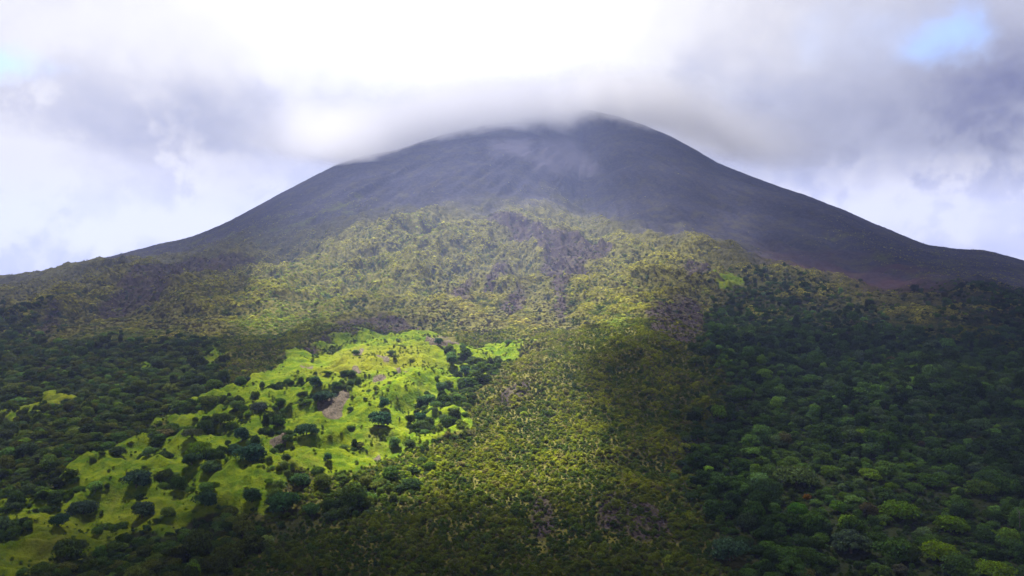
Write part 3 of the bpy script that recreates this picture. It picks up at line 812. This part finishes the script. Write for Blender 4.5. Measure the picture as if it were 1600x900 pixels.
t_c = mixc(t_c, np.array([.030, .055, .020]), np.clip(-rel * 1.1, 0, 1) * .9)  # bright spurs and dark hollows painted in to bring out the relief
t_c *= rng.lognormal(0, .20, (n, 1))
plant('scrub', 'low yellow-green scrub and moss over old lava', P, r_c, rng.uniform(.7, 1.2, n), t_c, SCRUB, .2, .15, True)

# --------------------------------------------------------------- sun & sky --
EL, AZ = 64.0, -22.0
sd = Vector((math.sin(math.radians(AZ)) * math.cos(math.radians(EL)), math.cos(math.radians(AZ)) * math.cos(math.radians(EL)), math.sin(math.radians(EL))))
sun = bpy.data.lights.new('sun', 'SUN'); sun.energy = 5.0; sun.angle = math.radians(.5); sun.color = (1, .95, .86)
so = bpy.data.objects.new('sun', sun); C.objects.link(so); so.rotation_euler = sd.to_track_quat('Z', 'Y').to_euler()

world = bpy.data.worlds.new('World'); bpy.context.scene.world = world; world.use_nodes = True
nt = world.node_tree; nt.nodes.clear(); b = NB(nt)
tc = b.n('ShaderNodeTexCoord').outputs['Generated']
sx = b.n('ShaderNodeSeparateXYZ'); b.put(sx.inputs[0], tc)
azn = b.m('ARCTAN2', sx.outputs[0], sx.outputs[1]); eln = b.m('ARCSINE', sx.outputs[2])
sky = b.n('ShaderNodeTexSky', sky_type='NISHITA', sun_disc=False); sky.sun_elevation = math.radians(EL); sky.sun_rotation = math.radians(AZ)
sky.altitude = 500; sky.air_density = 1.0; sky.dust_density = .6
skyc = b.mix(1.0, sky.outputs[0], rgb(1.15, 1.25, 1.55), 'MULTIPLY')
# cloud patterns in direction space
n_big = b.noise(tc, 3.2, 5, .55, .3); n_mid = b.noise(tc, 9, 6, .6, .2)
wa = b.m('ADD', azn, b.m('MULTIPLY', b.m('SUBTRACT', n_mid, .5), .16)); we = b.m('ADD', eln, b.m('MULTIPLY', b.m('SUBTRACT', b.noise(tc, 11, 5, .6), .5), .10))
def pa(px): return math.atan((px - 800) / F)
def pe(px, py): return math.atan((450 - py) / F * math.cos(pa(px)))
def blob(px, py, sxp, syp, p=1.0, a_=None, e_=None):
    dx = b.m('DIVIDE', b.m('SUBTRACT', a_ or wa, pa(px)), sxp / F); dy = b.m('DIVIDE', b.m('SUBTRACT', e_ or we, pe(px, py)), syp / F)
    r2 = b.m('ADD', b.m('MULTIPLY', dx, dx), b.m('MULTIPLY', dy, dy))
    return b.m('EXPONENT', b.m('MULTIPLY', r2, -1.0))
def addw(*ts):
    s = None
    for w, t in ts:
        v = b.m('MULTIPLY', t, w); s = v if s is None else b.m('ADD', s, v)
    return s
n_soft = b.noise(tc, 6.5, 5, .55, .25)
bright = addw((.80, blob(740, 20, 300, 100)), (.06, blob(1060, 110, 130, 80)), (.40, blob(560, -30, 460, 140)), (.16, blob(250, 70, 330, 80)), (-.10, blob(330, 190, 170, 45)), (-.22, blob(640, 215, 260, 60)), (-.12, blob(1000, 160, 120, 60)),
              (-.34, blob(1370, 205, 230, 95)), (-.2, blob(1580, 140, 90, 110)), (.42, blob(1480, 330, 170, 50)), (.36, blob(60, 225, 70, 30)), (.50, blob(250, 365, 70, 24)), (.36, blob(80, 290, 190, 80)), (-.16, blob(50, 375, 110, 24)))
bright = b.m('ADD', bright, .54)
cum = b.m('SUBTRACT', b.noise(tc, 10, 10, .62, .25), .5)
bright = b.m('ADD', bright, b.m('MULTIPLY', b.m('SUBTRACT', n_big, .5), .25))
bright = b.m('ADD', bright, b.m('MULTIPLY', b.m('SUBTRACT', n_soft, .5), .35))
sidecum = b.m('MINIMUM', addw((1.1, blob(90, 300, 270, 110)), (1.1, blob(1480, 330, 240, 90))), 1.0)
puff = b.m('SUBTRACT', b.ss(-.05, .06, cum), .45)        # hard-edged heaps low on both sides
bright = b.m('ADD', bright, b.m('MULTIPLY', cum, .42))
bright = b.m('ADD', bright, b.m('MULTIPLY', b.m('MULTIPLY', sidecum, puff), .36))
bright = b.m('ADD', bright, b.m('MULTIPLY', sidecum, .14))
edge_n = b.noise(tc, 26, 8, .6, .2)
bright = b.m('ADD', bright, b.m('MULTIPLY', b.m('MULTIPLY', sidecum, b.m('SUBTRACT', edge_n, .5)), .5))
cr = b.n('ShaderNodeValToRGB'); b.put(cr.inputs[0], bright)
el_ = cr.color_ramp.elements
el_[0].position = 0.0; el_[0].color = rgb(.20, .22, .40); el_[1].position = 1.0; el_[1].color = rgb(1.05, 1.04, 1.05)
for p_, c_ in ((.25, (.46, .48, .62)), (.45, (.59, .61, .75)), (.65, (.78, .78, .87)), (.82, (.96, .95, .99))):
    e_ = el_.new(p_); e_.color = rgb(*c_)
blue = addw((1.0, blob(5, 102, 70, 24)), (.85, blob(1490, 50, 48, 40)), (.35, blob(1330, 50, 180, 60)))
blue = b.m('MULTIPLY', b.ss(.15, 1.25, b.m('ADD', blue, b.m('MULTIPLY', cum, .9))), .6)
bg1 = b.n('ShaderNodeBackground'); b.put(bg1.inputs[0], skyc); bg1.inputs[1].default_value = .05
bg2 = b.n('ShaderNodeBackground'); b.put(bg2.inputs[0], cr.outputs[0]); bg2.inputs[1].default_value = .235
mx = b.n('ShaderNodeMixShader'); b.put(mx.inputs[0], b.m('SUBTRACT', 1.0, blue)); nt.links.new(bg1.outputs[0], mx.inputs[1]); nt.links.new(bg2.outputs[0], mx.inputs[2])
wo = b.n('ShaderNodeOutputWorld'); nt.links.new(mx.outputs[0], wo.inputs[0])

# ------------------------------- unseen cloud deck, added and shaped to throw the cloud shadows
DECK_Z, SIG = 2700.0, 0.010
xs = np.arange(-4600, 5400, 45.0); ys = np.arange(-2500, 5600, 45.0)
DX, DY = np.meshgrid(xs, ys)
g_x, g_y, g_z = DX.copy(), DY.copy(), np.zeros_like(DX)
for _ in range(6):
    t_ = (DECK_Z - g_z) / sd.z
    g_x = DX - sd.x * t_; g_y = DY - sd.y * t_
    g_z = g_z * .5 + .5 * base(g_x, g_y)
qx, qy = proj(g_x, g_y, g_z)
qy = np.where(g_y < 60, 1030, qy)
wqx = qx + 30 * fbm(g_x, g_y, 260, 3, 95); wqy = qy + 12 * fbm(g_x, g_y, 200, 3, 96)
L_ = sample(LIT, wqx, wqy)
_s = 1 - sstep(1080, 1360, np.hypot((g_x - CX) * .62, g_y - D)); L_ = L_ * (1 - _s) + .24 * _s  # deck thickness set over the summit to dim the summit cloud
tau = -1.3 * np.log(np.clip(L_, .02, 1)) * (1 + .25 * fbm(g_x, g_y, 300, 4, 97)) 
tau = np.maximum(tau - .02, 0)
edge = np.minimum(np.minimum(DX - xs[0], xs[-1] - DX), np.minimum(DY - ys[0], ys[-1] - DY)); tau *= sstep(0, 400, edge)
thick = tau * sd.z / SIG
lump = 60 * fbm(DX, DY, 420, 4, 98)
zt = DECK_Z + thick * .62 + lump; zb = DECK_Z - thick * .38 + lump
H_, W_ = DX.shape
vt = np.stack([DX.ravel(), DY.ravel(), zt.ravel()], 1); vb = np.stack([DX.ravel(), DY.ravel(), zb.ravel()], 1)
on = thick > 6.0
cell = on[:-1, :-1] | on[1:, :-1] | on[:-1, 1:] | on[1:, 1:]
ci_, cj_ = np.nonzero(cell)
a0 = ci_ * W_ + cj_; a1 = a0 + 1; a2 = a0 + W_ + 1; a3 = a0 + W_
topf = np.stack([a0, a1, a2, a3], 1); off = H_ * W_; botf = np.stack([a0, a3, a2, a1], 1) + off
cm = np.zeros((H_ + 1, W_ + 1), bool); cm[1:H_, 1:W_] = cell      # walls where the deck ends
side = []
def wall(mask, f): 
    i_, j_ = np.nonzero(mask); side.append(f(i_ - 1, j_ - 1))
P0 = cm[1:H_, 1:W_]
def idx_(i_, j_): return i_ * W_ + j_
i_, j_ = np.nonzero(cell & ~cm[0:H_ - 1, 1:W_]); side.append(np.stack([idx_(i_, j_) + off, idx_(i_, j_ + 1) + off, idx_(i_, j_ + 1), idx_(i_, j_)], 1))
i_, j_ = np.nonzero(cell & ~cm[2:H_ + 1, 1:W_]); side.append(np.stack([idx_(i_ + 1, j_ + 1) + off, idx_(i_ + 1, j_) + off, idx_(i_ + 1, j_), idx_(i_ + 1, j_ + 1)], 1))
i_, j_ = np.nonzero(cell & ~cm[1:H_, 0:W_ - 1]); side.append(np.stack([idx_(i_ + 1, j_) + off, idx_(i_, j_) + off, idx_(i_, j_), idx_(i_ + 1, j_)], 1))
i_, j_ = np.nonzero(cell & ~cm[1:H_, 2:W_ + 1]); side.append(np.stack([idx_(i_, j_ + 1) + off, idx_(i_ + 1, j_ + 1) + off, idx_(i_ + 1, j_ + 1), idx_(i_, j_ + 1)], 1))
Fd = np.concatenate([topf, botf] + side)
Vd = np.concatenate([vt, vb])
used = np.unique(Fd); remap = np.zeros(len(Vd), int); remap[used] = np.arange(len(used))
deck = build_mesh('shadow_cloud_deck', Vd[used], remap[Fd].ravel(), 4)
def volume_mat(name, color, dens, aniso=0.0):
    m, nt = new_mat(name); b = NB(nt)
    v = b.n('ShaderNodeVolumePrincipled'); v.inputs['Color'].default_value = rgb(*color); v.inputs['Anisotropy'].default_value = aniso
    b.put(v.inputs['Density'], dens)
    o = b.n('ShaderNodeOutputMaterial'); nt.links.new(v.outputs[0], o.inputs['Volume'])
    return m, nt, b, v
dm = volume_mat('shading_vapour', (.08, .08, .09), SIG)[0]  # near-black vapour, so little light leaks through into the shade
link('shadow_cloud_deck', deck, dm, kind='stuff', label='unseen broken cloud overhead, shaped to shade most of the slopes')

# -------------------------------------------------------------------- haze --
def box_mesh(name, lo, hi):
    V = [(x, y, z) for z in (lo[2], hi[2]) for y in (lo[1], hi[1]) for x in (lo[0], hi[0])]
    Fq = [0, 2, 3, 1, 4, 5, 7, 6, 0, 1, 5, 4, 2, 6, 7, 3, 0, 4, 6, 2, 1, 3, 7, 5]
    return build_mesh(name, np.array(V, float), np.array(Fq), 4, False)
zmin = float(gz.min()); zmax = float(gz.max())
link('haze', box_mesh('haze', (-7700, -7700, zmin - 1), (7700, 7700, zmax + 12)), volume_mat('thin_air', (.44, .53, .96), 0.00010, .0)[0], kind='stuff', label='thin blue haze over the slopes')

# ---------------------------------------------------------- summit cloud ----
m, nt, b, v = volume_mat('summit_vapour', (.99, .99, 1.0), .01, .40)
pos = b.n('ShaderNodeNewGeometry').outputs['Position']
sp = b.n('ShaderNodeSeparateXYZ'); b.put(sp.inputs[0], pos)
X, Y, Z = sp.outputs
fc = b.n('ShaderNodeFloatCurve'); cv = fc.mapping.curves[0]
def wx(px): return (px - 800) / F * 3450
X0, X1, Z0, Z1 = -1500., 1900., 400., 1000.
base_pts = [(380, 240), (460, 250), (525, 257), (600, 254), (625, 240), (700, 221), (780, 207), (850, 198), (885, 192), (920, 176), (955, 184), (1000, 192), (1060, 210), (1120, 240), (1200, 262), (1350, 262)]
def crest_y(px_): return float(np.interp((px_ - 800) / F, CREST_U, CREST_Y))
pts_ = [(((a - 800) / F * crest_y(a) - X0) / (X1 - X0), ((450 - c) / F * crest_y(a) - Z0) / (Z1 - Z0)) for a, c in base_pts]
cv.points[0].location = (0, pts_[0][1]); cv.points[1].location = (1, pts_[-1][1])
for p_ in pts_: cv.points.new(*p_)
fc.mapping.update()
b.put(fc.inputs['Value'], b.m('DIVIDE', b.m('SUBTRACT', X, X0), X1 - X0))
zb_ = b.m('ADD', b.m('MULTIPLY', fc.outputs[0], Z1 - Z0), Z0 - 26)
nz = b.noise(pos, .011, 6, .7)
yf = b.m('ADD', Y, b.m('MULTIPLY', b.m('ABSOLUTE', b.m('SUBTRACT', X, 330)), .95))      # the cloud wraps the round shoulder of the cone
hz_ = b.m('ADD', b.m('SUBTRACT', b.m('ADD', Z, b.m('MULTIPLY', b.m('SUBTRACT', 3480, yf), .24)), zb_), b.m('MULTIPLY', b.m('SUBTRACT', nz, .5), 190))
low = b.ss(-35, 60, hz_)
top = b.m('SUBTRACT', 1.0, b.ss(50, 260, hz_))
fy = b.m('MULTIPLY', b.ss(3110, 3270, yf), b.m('SUBTRACT', 1.0, b.ss(3800, 4200, Y)))
fx = b.m('MULTIPLY', b.ss(-900, -500, X), b.m('SUBTRACT', 1.0, b.ss(560, 1250, X)))
den = b.m('MULTIPLY', b.m('MULTIPLY', low, top), b.m('MULTIPLY', b.m('MULTIPLY', fx, fy), .009))
nt.links.new(den, v.inputs['Density'])
link('summit_cloud', box_mesh('summit_cloud', (-1000, 1900, 420), (1400, 4200, 1300)), m, kind='stuff', label='soft grey cloud clinging to the summit ridge')

# ------------------------------------------------------------------ camera --
cam = bpy.data.cameras.new('camera'); co = bpy.data.objects.new('camera', cam); C.objects.link(co)
co.location = (0, 0, 0); co.rotation_euler = (math.radians(90), 0, 0)
cam.sensor_width = 36; cam.lens = 36 * F / 1600; cam.clip_start = 1; cam.clip_end = 40000
sc = bpy.context.scene; sc.camera = co
sc.render.engine = 'CYCLES'
sc.view_settings.view_transform = 'Standard'; sc.view_settings.look = 'None'; sc.view_settings.exposure = 2.3; sc.view_settings.gamma = 1
sc.cycles.max_bounces = 5; sc.cycles.diffuse_bounces = 2; sc.cycles.transmission_bounces = 2; sc.cycles.volume_bounces = 5; sc.cycles.transparent_max_bounces = 24
sc.cycles.volume_step_rate = 0.25; sc.cycles.volume_max_steps = 160
sc.cycles.use_denoising = True; sc.cycles.sample_clamp_indirect = 4
